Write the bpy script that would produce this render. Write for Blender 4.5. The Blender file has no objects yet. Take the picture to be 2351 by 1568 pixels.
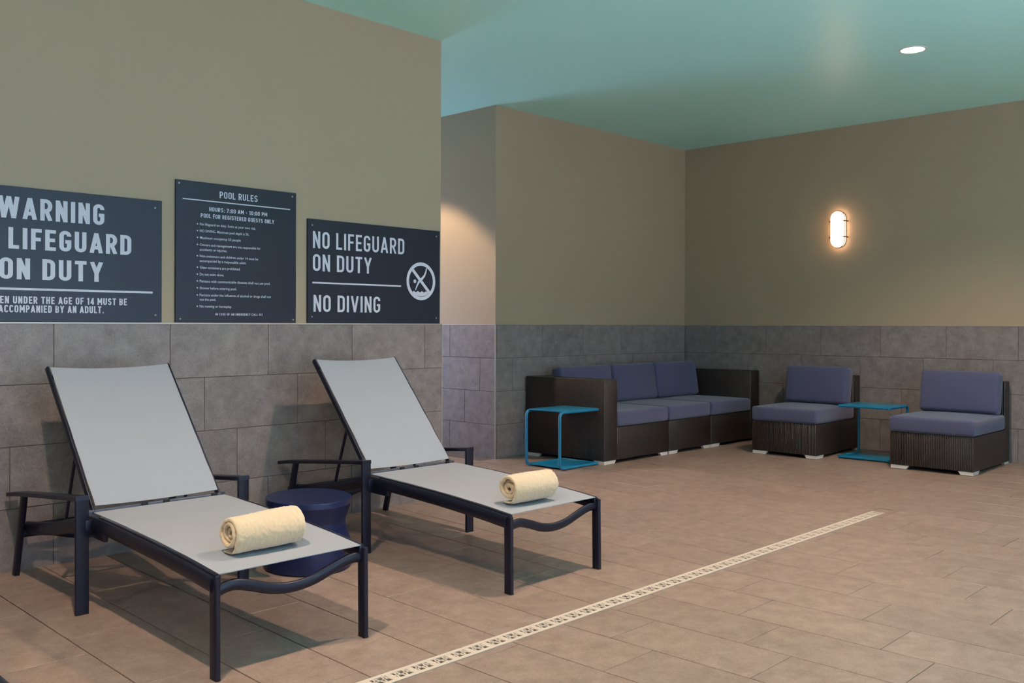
import bpy, bmesh, math, random
from mathutils import Vector, Matrix
random.seed(7)

# ------------------------------------------------------------------ camera
F_PX, PHI, V0, ROLL, CAM_H = 2177.36, 0.76522, 746.31, 0.00279, 1.22
cam_d = bpy.data.cameras.new('camera')
cam = bpy.data.objects.new('camera', cam_d)
bpy.context.scene.collection.objects.link(cam)
cam_d.sensor_fit = 'HORIZONTAL'; cam_d.sensor_width = 36.0
cam_d.lens = 36.0 * F_PX / 2351.0
cam_d.shift_y = (V0 - 784.0) / 2351.0
cam_d.clip_start = 0.05; cam_d.clip_end = 60
_F = Vector((math.cos(PHI), math.sin(PHI), 0)); _R = Vector((math.sin(PHI), -math.cos(PHI), 0))
m = Matrix.Identity(3)
for i in range(3):
    m[i][0] = _R[i]; m[i][1] = (0, 0, 1)[i]; m[i][2] = -_F[i]
cam.matrix_world = Matrix.Translation((0, 0, CAM_H)) @ (m @ Matrix.Rotation(ROLL, 3, 'Z')).to_4x4()
bpy.context.scene.camera = cam

# ------------------------------------------------------------------ exposure, world, lights
vs = bpy.context.scene.view_settings
vs.view_transform = 'Standard'; vs.look = 'None'; vs.exposure = 0.0; vs.gamma = 1.0
vs.use_curve_mapping = False
world = bpy.data.worlds.new('world'); bpy.context.scene.world = world
world.use_nodes = True
world.node_tree.nodes['Background'].inputs[0].default_value = (0.60, 0.75, 1.0, 1)
world.node_tree.nodes['Background'].inputs[1].default_value = 0.6

WARM = (1.0, 0.705, 0.525)
DAY = (0.46, 0.63, 1.0)
CAN_P, DAY_P, COR_P = 295.0, 66.0, 200.0
SUN_P, PASSAGE_FILL_P = 68.0, 75.0
CEIL, WAIN, TILE_H = 3.232, 1.222, 0.3055

def light(name, kind, loc, rot, power, color, **kw):
    d = bpy.data.lights.new(name, kind); d.energy = power; d.color = color
    for k, v in kw.items(): setattr(d, k, v)
    o = bpy.data.objects.new(name, d); o.location = loc; o.rotation_euler = rot
    bpy.context.scene.collection.objects.link(o); return o

CANS = [(-1.80, 2.66), (1.13, 2.66), (4.06, 2.66), (6.99, 2.68)]
CANS2 = [(-1.80, -1.2), (1.13, -1.2), (4.06, -1.2), (6.99, -1.2)]
for i, (x, y) in enumerate(CANS + CANS2):
    light('can_beam', 'SPOT', (x, y, CEIL - 0.03), (0, 0, 0), CAN_P * (1 if y > 0 else 0.22), WARM, spot_size=math.radians(128),
          spot_blend=0.8, shadow_soft_size=0.045)
light('can_beam', 'SPOT', (5.35, 6.95, CEIL - 0.03), (0, 0, 0), COR_P, (1.0, 0.72, 0.50), spot_size=math.radians(92),
      spot_blend=0.25, shadow_soft_size=0.05)
# daylight through the windows of the pool side wall (behind the camera, facing +Y)
for wx in (-0.6, 2.4, 5.4, 8.0):
    light('window_daylight', 'AREA', (wx, -4.62, 1.55), (math.radians(90), 0, 0), DAY_P * (1 if wx < 8 else 0.12), DAY, shape='RECTANGLE',
          size=2.3 if wx < 8 else 1.7, size_y=2.5)

# added low sun through the same windows, its bounce off the pool brightens the ceiling
light('sun', 'SUN', (3, -9, 9), (math.radians(46), 0, math.radians(6)), SUN_P, (1.0, 0.93, 0.84), angle=math.radians(0.6))
# added cool fill at the solid passage end, brightens the passage and its ceiling
light('passage_fill', 'AREA', (5.35, 9.17, 1.12), (math.radians(-90), 0, 0), PASSAGE_FILL_P, DAY, shape='RECTANGLE', size=1.2, size_y=2.0)

# ------------------------------------------------------------------ materials
def nodes(mat):
    mat.use_nodes = True
    nt = mat.node_tree; return nt, nt.nodes['Principled BSDF']
def srgb(r, g, b):
    f = lambda c: c / 12.92 if c <= 0.04045 else ((c + 0.055) / 1.055) ** 2.4
    return (f(r / 255), f(g / 255), f(b / 255), 1)
def mat_plain(name, col, rough=0.6, metal=0.0, bump=0.0, bscale=200.0, var=0.0, vscale=3.0, spec=0.5, sheen=0.0, coat=0.0):
    mt = bpy.data.materials.new(name); nt, p = nodes(mt)
    p.inputs['Base Color'].default_value = col
    p.inputs['Roughness'].default_value = rough; p.inputs['Metallic'].default_value = metal
    p.inputs['Specular IOR Level'].default_value = spec
    if sheen: p.inputs['Sheen Weight'].default_value = sheen
    if coat: p.inputs['Coat Weight'].default_value = coat
    geo = nt.nodes.new('ShaderNodeNewGeometry')
    if var:
        n = nt.nodes.new('ShaderNodeTexNoise'); n.inputs['Scale'].default_value = vscale; n.inputs['Detail'].default_value = 5
        nt.links.new(geo.outputs['Position'], n.inputs['Vector'])
        mr = nt.nodes.new('ShaderNodeMapRange'); mr.inputs[3].default_value = 1 - var; mr.inputs[4].default_value = 1 + var
        nt.links.new(n.outputs['Fac'], mr.inputs[0])
        mx = nt.nodes.new('ShaderNodeVectorMath'); mx.operation = 'SCALE'
        mx.inputs[0].default_value = col[:3]; nt.links.new(mr.outputs[0], mx.inputs['Scale'])
        nt.links.new(mx.outputs[0], p.inputs['Base Color'])
    if bump:
        n = nt.nodes.new('ShaderNodeTexNoise'); n.inputs['Scale'].default_value = bscale; n.inputs['Detail'].default_value = 3
        nt.links.new(geo.outputs['Position'], n.inputs['Vector'])
        b = nt.nodes.new('ShaderNodeBump'); b.inputs['Strength'].default_value = bump; b.inputs['Distance'].default_value = 0.002
        nt.links.new(n.outputs['Fac'], b.inputs['Height']); nt.links.new(b.outputs[0], p.inputs['Normal'])
    return mt

def mat_stone(name, c1, c2, rough, tint=0.10):
    """mottled porcelain stone: soft clouds, fine grain, a few pits, small tile to tile difference"""
    mt = bpy.data.materials.new(name); nt, p = nodes(mt); L = nt.links.new
    geo = nt.nodes.new('ShaderNodeNewGeometry'); oi = nt.nodes.new('ShaderNodeObjectInfo')
    off = nt.nodes.new('ShaderNodeVectorMath'); off.operation = 'MULTIPLY_ADD'
    cmb = nt.nodes.new('ShaderNodeCombineXYZ')
    for i in range(3): L(oi.outputs['Random'], cmb.inputs[i])
    off.inputs[1].default_value = (9, 7, 5)
    L(cmb.outputs[0], off.inputs[0]); L(geo.outputs['Position'], off.inputs[2])
    n1 = nt.nodes.new('ShaderNodeTexNoise'); n1.inputs['Scale'].default_value = 11; n1.inputs['Detail'].default_value = 9
    n1.inputs['Roughness'].default_value = 0.68; L(off.outputs[0], n1.inputs['Vector'])
    n2 = nt.nodes.new('ShaderNodeTexNoise'); n2.inputs['Scale'].default_value = 120; n2.inputs['Detail'].default_value = 4
    L(off.outputs[0], n2.inputs['Vector'])
    v = nt.nodes.new('ShaderNodeTexVoronoi'); v.inputs['Scale'].default_value = 26; L(off.outputs[0], v.inputs['Vector'])
    pit = nt.nodes.new('ShaderNodeMapRange'); pit.inputs[1].default_value = 0.05; pit.inputs[2].default_value = 0.13
    pit.inputs[3].default_value = 0.80; pit.inputs[4].default_value = 1.0; L(v.outputs['Distance'], pit.inputs[0])
    r = nt.nodes.new('ShaderNodeValToRGB'); r.color_ramp.elements[0].position = 0.36; r.color_ramp.elements[1].position = 0.66
    r.color_ramp.elements[0].color = c1; r.color_ramp.elements[1].color = c2
    mixf = nt.nodes.new('ShaderNodeMath'); mixf.operation = 'MULTIPLY_ADD'; mixf.inputs[1].default_value = 0.35
    L(n2.outputs['Fac'], mixf.inputs[0])
    h = nt.nodes.new('ShaderNodeMath'); h.operation = 'MULTIPLY'; h.inputs[1].default_value = 0.65
    L(n1.outputs['Fac'], h.inputs[0]); L(h.outputs[0], mixf.inputs[2]); L(mixf.outputs[0], r.inputs[0])
    tr = nt.nodes.new('ShaderNodeMapRange'); tr.inputs[3].default_value = 1 - tint; tr.inputs[4].default_value = 1 + tint
    L(oi.outputs['Random'], tr.inputs[0])
    ml = nt.nodes.new('ShaderNodeMath'); ml.operation = 'MULTIPLY'; L(tr.outputs[0], ml.inputs[0]); L(pit.outputs[0], ml.inputs[1])
    sc = nt.nodes.new('ShaderNodeVectorMath'); sc.operation = 'SCALE'; L(r.outputs[0], sc.inputs[0]); L(ml.outputs[0], sc.inputs['Scale'])
    L(sc.outputs[0], p.inputs['Base Color'])
    p.inputs['Roughness'].default_value = rough; p.inputs['Specular IOR Level'].default_value = 0.4
    b = nt.nodes.new('ShaderNodeBump'); b.inputs['Strength'].default_value = 0.25; b.inputs['Distance'].default_value = 0.002
    L(n2.outputs['Fac'], b.inputs['Height']); L(b.outputs[0], p.inputs['Normal'])
    return mt

def mat_weave(name, col, col2, scale, rough, bump, axis_mix=True, metal=0.0, spec=0.5):
    """woven strands: crossed waves in object space give colour and relief"""
    mt = bpy.data.materials.new(name); nt, p = nodes(mt); L = nt.links.new
    tc = nt.nodes.new('ShaderNodeTexCoord')
    ws = []
    for ax in ('X', 'Y', 'Z'):
        w = nt.nodes.new('ShaderNodeTexWave'); w.wave_type = 'BANDS'; w.bands_direction = ax
        w.inputs['Scale'].default_value = scale * (1.0 if ax != 'Z' else 2.2); w.inputs['Distortion'].default_value = 0.0
        L(tc.outputs['Object'], w.inputs['Vector']); ws.append(w)
    ab = nt.nodes.new('ShaderNodeVectorMath'); ab.operation = 'ABSOLUTE'; L(tc.outputs['Normal'], ab.inputs[0])
    sp = nt.nodes.new('ShaderNodeSeparateXYZ'); L(ab.outputs[0], sp.inputs[0])
    def mth(op, i, j):
        n = nt.nodes.new('ShaderNodeMath'); n.operation = op
        for q, v in enumerate((i, j)):
            if isinstance(v, float): n.inputs[q].default_value = v
            else: L(v, n.inputs[q])
        return n.outputs[0]
    side = mth('ADD', mth('MULTIPLY', ws[0].outputs['Fac'], mth('MAXIMUM', sp.outputs[1], sp.outputs[2])), mth('MULTIPLY', ws[1].outputs['Fac'], sp.outputs[0]))
    class _o: outputs = [None]
    c = _o(); c.outputs = [mth('ADD', mth('MULTIPLY', side, 0.72), mth('MULTIPLY', ws[2].outputs['Fac'], 0.28))]
    r = nt.nodes.new('ShaderNodeValToRGB'); r.color_ramp.elements[0].color = col; r.color_ramp.elements[1].color = col2
    L(c.outputs[0], r.inputs[0]); L(r.outputs[0], p.inputs['Base Color'])
    p.inputs['Roughness'].default_value = rough; p.inputs['Metallic'].default_value = metal
    p.inputs['Specular IOR Level'].default_value = spec
    b = nt.nodes.new('ShaderNodeBump'); b.inputs['Strength'].default_value = bump; b.inputs['Distance'].default_value = 0.003
    L(c.outputs[0], b.inputs['Height']); L(b.outputs[0], p.inputs['Normal'])
    return mt

def mat_emit(name, col, strength):
    mt = bpy.data.materials.new(name); nt, p = nodes(mt)
    p.inputs['Base Color'].default_value = (0.8, 0.8, 0.8, 1)
    p.inputs['Emission Color'].default_value = col; p.inputs['Emission Strength'].default_value = strength
    return mt

M = {}
M['paint'] = mat_plain('beige_wall_paint', srgb(168, 152, 127), 0.55, bump=0.15, bscale=350, var=0.02, vscale=1.2)
M['ceiling'] = mat_plain('teal_ceiling_paint', srgb(178, 238, 228), 0.38, bump=0.05, bscale=60, var=0.02, vscale=1.0, spec=0.35)
M['wall_tile'] = mat_stone('grey_stone_wall_tile', srgb(114, 105, 104), srgb(148, 140, 138), 0.42, 0.05)
M['floor_tile'] = mat_stone('taupe_stone_floor_tile', srgb(128, 109, 99), srgb(163, 142, 131), 0.40, 0.06)
M['grout'] = mat_plain('grout', srgb(96, 84, 76), 0.9, bump=0.3, bscale=300)
M['trim'] = mat_plain('satin_metal_trim', srgb(190, 182, 172), 0.4, metal=0.6)
M['frame'] = mat_plain('charcoal_powder_coated_metal', srgb(24, 27, 46), 0.38, metal=0.35, bump=0.05, bscale=900, coat=0.1)
M['plastic'] = mat_plain('black_plastic', srgb(18, 18, 22), 0.5)
M['sling'] = mat_plain('pale_grey_mesh_sling', srgb(150, 155, 164), 0.8, bump=0.25, bscale=900, var=0.015, vscale=6)
M['towel'] = mat_plain('cream_terry_towel', srgb(212, 188, 154), 0.95, bump=1.0, bscale=260, var=0.09, vscale=40, sheen=0.5)
M['navy'] = mat_plain('navy_glazed_stool', srgb(11, 27, 70), 0.36, bump=0.1, bscale=300, coat=0.15)
M['wicker'] = mat_weave('dark_brown_wicker', srgb(7, 5, 4), srgb(56, 43, 36), 22, 0.38, 1.0, spec=0.65)
M['cushion'] = mat_plain('slate_blue_outdoor_fabric', srgb(74, 77, 108), 0.9, bump=0.35, bscale=700, var=0.05, vscale=25, sheen=0.25)
M['silver'] = mat_plain('brushed_aluminium_foot', srgb(228, 222, 212), 0.4, metal=0.2)
M['teal'] = mat_plain('teal_powder_coated_steel', srgb(14, 118, 158), 0.34, bump=0.05, bscale=500, coat=0.2)
M['sign'] = mat_plain('navy_sign_panel', srgb(22, 30, 48), 0.34, bump=0.03, bscale=500)
M['print'] = mat_plain('pale_sign_lettering', srgb(204, 208, 220), 0.6)
M['screw'] = mat_plain('steel_screw', srgb(150, 155, 160), 0.3, metal=0.8)
M['drain'] = mat_plain('cream_drain_grate', srgb(202, 186, 172), 0.5, bump=0.1, bscale=500)
M['water'] = mat_plain('pale_aqua_bounce_water', srgb(178, 200, 224), 0.12, bump=0.4, bscale=6)  # opaque pale surface of the added pool, reflects sunlight to the ceiling
M['dark'] = mat_plain('dark_channel', srgb(92, 80, 70), 0.9)
M['lamp_ring'] = mat_plain('bronze_lamp_ring', srgb(112, 88, 66), 0.4, metal=0.6)
M['lamp_white'] = mat_plain('white_lamp_trim', srgb(212, 212, 206), 0.5)
M['can_glow'] = mat_emit('lit_can_lens', (1.0, 0.93, 0.84, 1), 9.0)
M['sconce_glow'] = mat_emit('lit_sconce_diffuser', (1.0, 0.60, 0.36, 1), 11.0)

# ------------------------------------------------------------------ helpers
COL = bpy.context.scene.collection
def link(name, me, mat, parent=None, loc=(0, 0, 0), rot=(0, 0, 0), **props):
    o = bpy.data.objects.new(name, me); COL.objects.link(o)
    if mat is not None and len(me.materials) == 0: me.materials.append(mat)
    o.location = loc; o.rotation_euler = rot
    if parent is not None: o.parent = parent
    for k, v in props.items(): o[k] = v
    return o
def thing(name, label, cat, loc, rot=(0, 0, 0), group=None):
    o = bpy.data.objects.new(name, None); COL.objects.link(o); o.empty_display_size = 0.1
    o.location = loc; o.rotation_euler = rot; o['label'] = label; o['category'] = cat
    if group: o['group'] = group
    return o
def bm_mesh(bm, name, smooth=False, angle=None):
    bmesh.ops.recalc_face_normals(bm, faces=bm.faces)
    me = bpy.data.meshes.new(name); bm.to_mesh(me); bm.free()
    if smooth:
        for p in me.polygons: p.use_smooth = True
        if angle is not None:
            try: me.set_sharp_from_angle(angle=math.radians(angle))
            except Exception: pass
    return me
def add_box(bm, lo, hi, bevel=0.0, seg=2):
    r = bmesh.ops.create_cube(bm, size=1.0); vv = r['verts']
    for v in vv:
        for i in range(3): v.co[i] = lo[i] + (v.co[i] + 0.5) * (hi[i] - lo[i])
    if bevel:
        es = list({e for v in vv for e in v.link_edges})
        bmesh.ops.bevel(bm, geom=es, offset=bevel, segments=seg, affect='EDGES', profile=0.5)
def box_me(name, lo, hi, bevel=0.0, seg=2, smooth=None):
    bm = bmesh.new(); add_box(bm, lo, hi, bevel, seg)
    return bm_mesh(bm, name, bool(bevel) if smooth is None else smooth, 40)
def box(name, lo, hi, mat, parent=None, bevel=0.0, seg=2, **props):
    return link(name, box_me(name, lo, hi, bevel, seg), mat, parent, **props)
def ellipse(a, b, n=14):
    return [(a * math.cos(2 * math.pi * k / n), b * math.sin(2 * math.pi * k / n)) for k in range(n)]
def rrect(a, b, r, n=3):
    out = []
    for cx, cy, a0 in ((a - r, b - r, 0), (-a + r, b - r, 90), (-a + r, -b + r, 180), (a - r, -b + r, 270)):
        for k in range(n + 1):
            t = math.radians(a0 + 90 * k / n); out.append((cx + r * math.cos(t), cy + r * math.sin(t)))
    return out
def smooth_path(pts, n=6):
    """Catmull-Rom through pts"""
    P = [Vector(p) for p in pts]; out = []
    for i in range(len(P) - 1):
        p0 = P[max(i - 1, 0)]; p1 = P[i]; p2 = P[i + 1]; p3 = P[min(i + 2, len(P) - 1)]
        for k in range(n):
            t = k / n
            out.append(0.5 * ((2 * p1) + (p2 - p0) * t + (2 * p0 - 5 * p1 + 4 * p2 - p3) * t * t + (-p0 + 3 * p1 - 3 * p2 + p3) * t ** 3))
    out.append(P[-1]); return out
def fillet(pts, r, n=5):
    P = [Vector(p) for p in pts]; out = [P[0]]
    for i in range(1, len(P) - 1):
        a = (P[i - 1] - P[i]).normalized(); b = (P[i + 1] - P[i]).normalized()
        rr = min(r, (P[i - 1] - P[i]).length * 0.45, (P[i + 1] - P[i]).length * 0.45)
        s, e = P[i] + a * rr, P[i] + b * rr
        for k in range(n + 1):
            t = k / n; out.append((1 - t) ** 2 * s + 2 * t * (1 - t) * P[i] + t * t * e)
    out.append(P[-1]); return out
def add_sweep(bm, path, prof, side=None, scale=None):
    """sweep a closed 2D profile: first profile axis along 'side', second along side x tangent"""
    P = [Vector(p) for p in path]; rings = []
    for i, p in enumerate(P):
        t = (P[min(i + 1, len(P) - 1)] - P[max(i - 1, 0)]).normalized()
        s = Vector(side) if side is not None else (Vector((0, 0, 1)) if abs(t.z) < 0.9 else Vector((1, 0, 0)))
        s = (s - t * s.dot(t)).normalized(); n = s.cross(t).normalized()
        k = scale[i] if scale else 1.0
        rings.append([bm.verts.new(p + s * a * k + n * b * k) for a, b in prof])
    m_ = len(prof)
    for i in range(len(rings) - 1):
        for j in range(m_):
            bm.faces.new((rings[i][j], rings[i][(j + 1) % m_], rings[i + 1][(j + 1) % m_], rings[i + 1][j]))
    bm.faces.new(rings[0][::-1]); bm.faces.new(rings[-1])
def sweep(name, path, prof, mat, parent=None, side=None, **props):
    bm = bmesh.new(); add_sweep(bm, path, prof, side)
    return link(name, bm_mesh(bm, name, True, 50), mat, parent, **props)
def lathe_me(name, prof, n=64):
    bm = bmesh.new(); rings = []
    for r, z in prof:
        if r < 1e-6: rings.append([bm.verts.new((0, 0, z))])
        else: rings.append([bm.verts.new((r * math.cos(2 * math.pi * k / n), r * math.sin(2 * math.pi * k / n), z)) for k in range(n)])
    for a, b in zip(rings, rings[1:]):
        for k in range(n):
            k2 = (k + 1) % n
            if len(a) == 1: bm.faces.new((a[0], b[k], b[k2]))
            elif len(b) == 1: bm.faces.new((a[k], a[k2], b[0]))
            else: bm.faces.new((a[k], a[k2], b[k2], b[k]))
    return bm_mesh(bm, name, True, 35)
def copy_tree(o, parent=None):
    c = o.copy(); COL.objects.link(c); c.parent = parent
    for ch in list(o.children): copy_tree(ch, c)
    return c
def proj(x, y, z):
    p = Vector((x, y, z - CAM_H)); d = p.x * _F.x + p.y * _F.y
    if d < 0.3: return (-9999, -9999)
    return (1175.5 + F_PX * (p.x * _R.x + p.y * _R.y) / d, V0 - F_PX * p.z / d)

# ------------------------------------------------------------------ the room
def zf(x, y):
    """deck falls 2.5 percent towards the drain line"""
    return min(0.0, -0.06 + 0.0253 * max(y - 2.70, x - 6.46, 0))
X0, Y0, XB, YB, YA, XA, XR, YC = -3.2, -4.4, 9.212, 6.10, 5.012, 4.506, 6.133, 9.2
TP = 0.010      # tiles stand this far proud of the painted wall face

# floor slab under the tiles (grout bed), a grid that follows the falls
def floor_base():
    bm = bmesh.new()
    xs = [X0, 0, 2, 4, 6.46, 7.2, 8.0, 8.85, XB + 0.02]; ys = [Y0, 0, 1.0, 2.0, 2.652, 2.70, 2.748, 3.4, 4.2, 5.08, 6.12, YC]
    g = {}
    for i, x in enumerate(xs):
        for j, y in enumerate(ys): g[i, j] = bm.verts.new((x, y, zf(x, y) - 0.006))
    for i in range(len(xs) - 1):
        for j in range(len(ys) - 1):
            if xs[i] >= XA + 2 and ys[j] > 6.12: continue
            bm.faces.new((g[i, j], g[i + 1, j], g[i + 1, j + 1], g[i, j + 1]))
    r = bmesh.ops.extrude_face_region(bm, geom=bm.faces[:])
    for v in [e for e in r['geom'] if isinstance(e, bmesh.types.BMVert)]: v.co.z = -0.30
    return link('floor', bm_mesh(bm, 'floor'), M['grout'], kind='structure')
floor = floor_base()

def tile_mesh(corners, th=0.010):
    """flat tile with a small arris; corners: four (x, y, z) counterclockwise from above, z at the walking face"""
    bm = bmesh.new(); c = Vector((sum(p[0] for p in corners) / 4, sum(p[1] for p in corners) / 4, 0))
    inner, mid, low = [], [], []
    for p in corners:
        v = Vector(p); d = Vector((c.x - v.x, c.y - v.y, 0)); s = Vector((math.copysign(0.0012, d.x), math.copysign(0.0012, d.y), 0))
        inner.append(bm.verts.new(v + s)); mid.append(bm.verts.new(v - Vector((0, 0, 0.0012)))); low.append(bm.verts.new(v - Vector((0, 0, th))))
    bm.faces.new(inner)
    for a, b in ((inner, mid), (mid, low)):
        for k in range(4): bm.faces.new((a[k], b[k], b[(k + 1) % 4], a[(k + 1) % 4]))
    return bm_mesh(bm, 'tile')
PX, PL, G2 = 0.318, 0.636, 0.0022
PXA, PXB, PYA, PYB = -2.33, 6.60, -3.9, -1.50     # pool edges
cache = {}; near = []; rest = []
def blocked(x, y):   # solid wall volumes
    return (y > YA + 0.02 and x < XA) or (y > YB and x > XR)
for k in range(-17, 24):
    xa, xb = 2.13 + PX * k, 2.13 + PX * (k + 1)
    xa2, xb2 = max(xa, X0), min(xb, XB)
    if xb2 - xa2 < 0.02: continue
    oy = 1.76 + 0.212 * (k - 3)
    j0 = int(math.floor((Y0 - oy) / PL)) - 1
    for j in range(j0, j0 + 26):
        ya, yb = oy + PL * j, oy + PL * (j + 1)
        segs = [(ya, yb)]
        if xa < 6.40:
            if ya < 2.652 < yb or ya < 2.748 < yb: segs = [(ya, min(yb, 2.652)), (max(ya, 2.748), yb)]
        for (s, e) in segs:
            ytop = YA if xb2 <= XA + 0.05 else (YC if xb2 <= XR + 0.05 else YB)
            s, e = max(s, Y0), min(e, ytop)
            if e - s < 0.015: continue
            if xa2 > PXA and xb2 < PXB and s < PYB and e > PYA:      # the pool basin is cut out of the deck
                if e <= PYB: continue
                s = PYB
                if e - s < 0.015: continue
            x1, x2, y1, y2 = xa2 + G2 + 0.0004, xb2 - G2 - 0.0004, s + 0.0012, e - 0.0012
            cx, cy = (x1 + x2) / 2, (y1 + y2) / 2
            u, v = proj(cx, cy, 0)
            vis = -220 < u < 2560 and v < 1800
            (near if vis else rest).append((math.hypot(cx, cy), x1, x2, y1, y2, cx, cy))
near.sort(); rest += near[299:]; near = near[:299]
for (_, x1, x2, y1, y2, cx, cy) in near:
    zc = zf(cx, cy)
    pts = [(x - cx, y - cy, zf(x, y) - zc) for x, y in ((x1, y1), (x2, y1), (x2, y2), (x1, y2))]
    key = tuple(round(c, 3) for p in pts for c in p)
    if key not in cache: cache[key] = tile_mesh(pts)
    link('tile', cache[key], M['floor_tile'], floor, loc=(cx, cy, zc))
bm = bmesh.new()
for (_, x1, x2, y1, y2, cx, cy) in rest:
    vv = [bm.verts.new((x, y, zf(x, y))) for x, y in ((x1, y1), (x2, y1), (x2, y2), (x1, y2))]
    ll = [bm.verts.new((v.co.x, v.co.y, v.co.z - 0.01)) for v in vv]
    bm.faces.new(vv)
    for q in range(4): bm.faces.new((vv[q], ll[q], ll[(q + 1) % 4], vv[(q + 1) % 4]))
link('floor_tiles', bm_mesh(bm, 'floor_tiles'), M['floor_tile'], floor, kind='stuff')

link('tile', tile_mesh([(6.4622, 2.6533, -0.06), (6.5798, 2.6533, -0.06), (6.5798, 2.7467, -0.06), (6.4622, 2.7467, -0.06)]), M['floor_tile'], floor)

# walls: painted slab + tiles as children
def wall(name, lo, hi):
    return box(name, lo, hi, M['paint'], kind='structure')
wall_left = wall('wall_left', (X0 - 0.2, YA + TP, -0.3), (XA - TP, YA + 0.22, CEIL))
wall_passage = wall('wall_passage', (XA - 0.2, YA + 0.2201, -0.3), (XA - TP, YC, CEIL))
wall_return = wall('wall_return', (XR + TP, YB + 0.2201, -0.3), (XR + 0.22, YC, CEIL))
wall_back = wall('wall_back', (XR + TP, YB + TP, -0.3), (XB + 0.22, YB + 0.22, CEIL))
wall_right = wall('wall_right', (XB + TP, Y0, -0.3), (XB + 0.22, YB + TP, CEIL))
wall_end = wall('wall_end', (XA - 0.2, YC, -0.3), (XR + 0.22, YC + 0.2, CEIL))
wall_side = wall('wall_side', (X0 - 0.2, Y0, -0.3), (X0, YA + TP, CEIL))
box('ceiling', (X0 - 0.2, Y0 - 0.2, CEIL), (XB + 0.25, YC + 0.2, CEIL + 0.2), M['ceiling'], kind='structure')
# pool side wall behind the camera with its tall windows
bm = bmesh.new()
WIN = [(-1.75, 0.55), (1.25, 3.55), (4.25, 6.55), (7.15, 8.85)]
edges = [X0 - 0.2] + [e for w in WIN for e in w] + [XB + 0.22]
for a, b in zip(edges[0::2], edges[1::2]): add_box(bm, (a, Y0 - 0.2, -0.3), (b, Y0, CEIL))
for a, b in WIN:
    add_box(bm, (a, Y0 - 0.2, -0.3), (b, Y0, 0.28)); add_box(bm, (a, Y0 - 0.2, 2.82), (b, Y0, CEIL))
wall_near = link('wall_near', bm_mesh(bm, 'wall_near'), M['paint'], kind='structure')
for i, (a, b) in enumerate(WIN):
    bm = bmesh.new(); y1, y2 = Y0 - 0.13, Y0 - 0.07; c = (a + b) / 2
    for lo, hi in (((a, y1, 0.28), (a + 0.06, y2, 2.82)), ((b - 0.06, y1, 0.28), (b, y2, 2.82)), ((c - 0.03, y1, 0.34), (c + 0.03, y2, 2.76)),
                   ((a + 0.06, y1, 0.28), (b - 0.06, y2, 0.34)), ((a + 0.06, y1, 2.76), (b - 0.06, y2, 2.82))):
        add_box(bm, lo, hi)
    link('window_%d' % (i + 1), bm_mesh(bm, 'window'), M['frame'], kind='structure')

TL = 0.62
def wall_tiles(parent, axis, plane, sign, a0, a1, phase, zbase=-0.01, flip=1):
    """running bond of 62 x 30 cm tiles, each course shifted by a third"""
    for r in range(4):
        z1, z2 = WAIN - TILE_H * (r + 1) + 0.0018, WAIN - TILE_H * r - 0.0018
        if r == 3: z1 = -0.045
        ph = phase + 0.207 * r * flip
        k0 = int(math.floor((a0 - ph) / TL)) - 1
        for k in range(k0, k0 + 60):
            s, e = ph + TL * k, ph + TL * (k + 1)
            s, e = max(s, a0), min(e, a1)
            if e - s < 0.012: continue
            s += 0.0018; e -= 0.0018
            c = ((s + e) / 2, (z1 + z2) / 2); hw, hh = (e - s) / 2, (z2 - z1) / 2
            key = ('w', axis, sign, round(hw, 3), round(hh, 3))
            if key not in cache:
                b2 = bmesh.new(); ring = []
                for off, dep in ((0.0012, 0.0), (0.0, 0.0012), (0.0, TP)):
                    pr = []
                    for sx, sz in ((-1, -1), (1, -1), (1, 1), (-1, 1)):
                        u_, w_ = sx * (hw - off), sz * (hh - off); n_ = -sign * dep
                        pr.append(b2.verts.new((u_, n_, w_) if axis == 'y' else (n_, u_, w_)))
                    ring.append(pr)
                b2.faces.new(ring[0]); b2.faces.new(ring[2][::-1])
                for a_, b_ in ((ring[0], ring[1]), (ring[1], ring[2])):
                    for q in range(4): b2.faces.new((a_[q], b_[q], b_[(q + 1) % 4], a_[(q + 1) % 4]))
                cache[key] = bm_mesh(b2, 'tile')
            loc = (c[0], plane, c[1]) if axis == 'y' else (plane, c[0], c[1])
            link('tile', cache[key], M['wall_tile'], parent, loc=loc)
wall_tiles(wall_left, 'y', YA, -1, X0, XA - 0.002, 1.861)
wall_tiles(wall_return, 'x', XR, -1, YB + 0.002, YC, 6.094)
wall_tiles(wall_back, 'y', YB, -1, XR + 0.002, XB - 0.002, 6.775)
wall_tiles(wall_right, 'x', XB, -1, Y0, YB - 0.002, 5.077)
wall_tiles(wall_passage, 'x', XA, 1, YA + 0.002, YC, 5.2)
# grout beds behind the tiles
for nm, lo, hi, par in (('grout_bed', (X0, YA + 0.003, -0.04), (XA - 0.004, YA + TP, WAIN - 0.002), wall_left),
                   ('grout_bed', (XR + 0.003, YB + 0.004, -0.04), (XR + TP, YC, WAIN - 0.002), wall_return),
                   ('grout_bed', (XR + 0.004, YB + 0.003, -0.04), (XB - 0.002, YB + TP, WAIN - 0.002), wall_back),
                   ('grout_bed', (XB + 0.003, Y0, -0.04), (XB + TP, YB - 0.004, WAIN - 0.002), wall_right)):
    box(nm, lo, hi, M['grout'], par)
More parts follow.
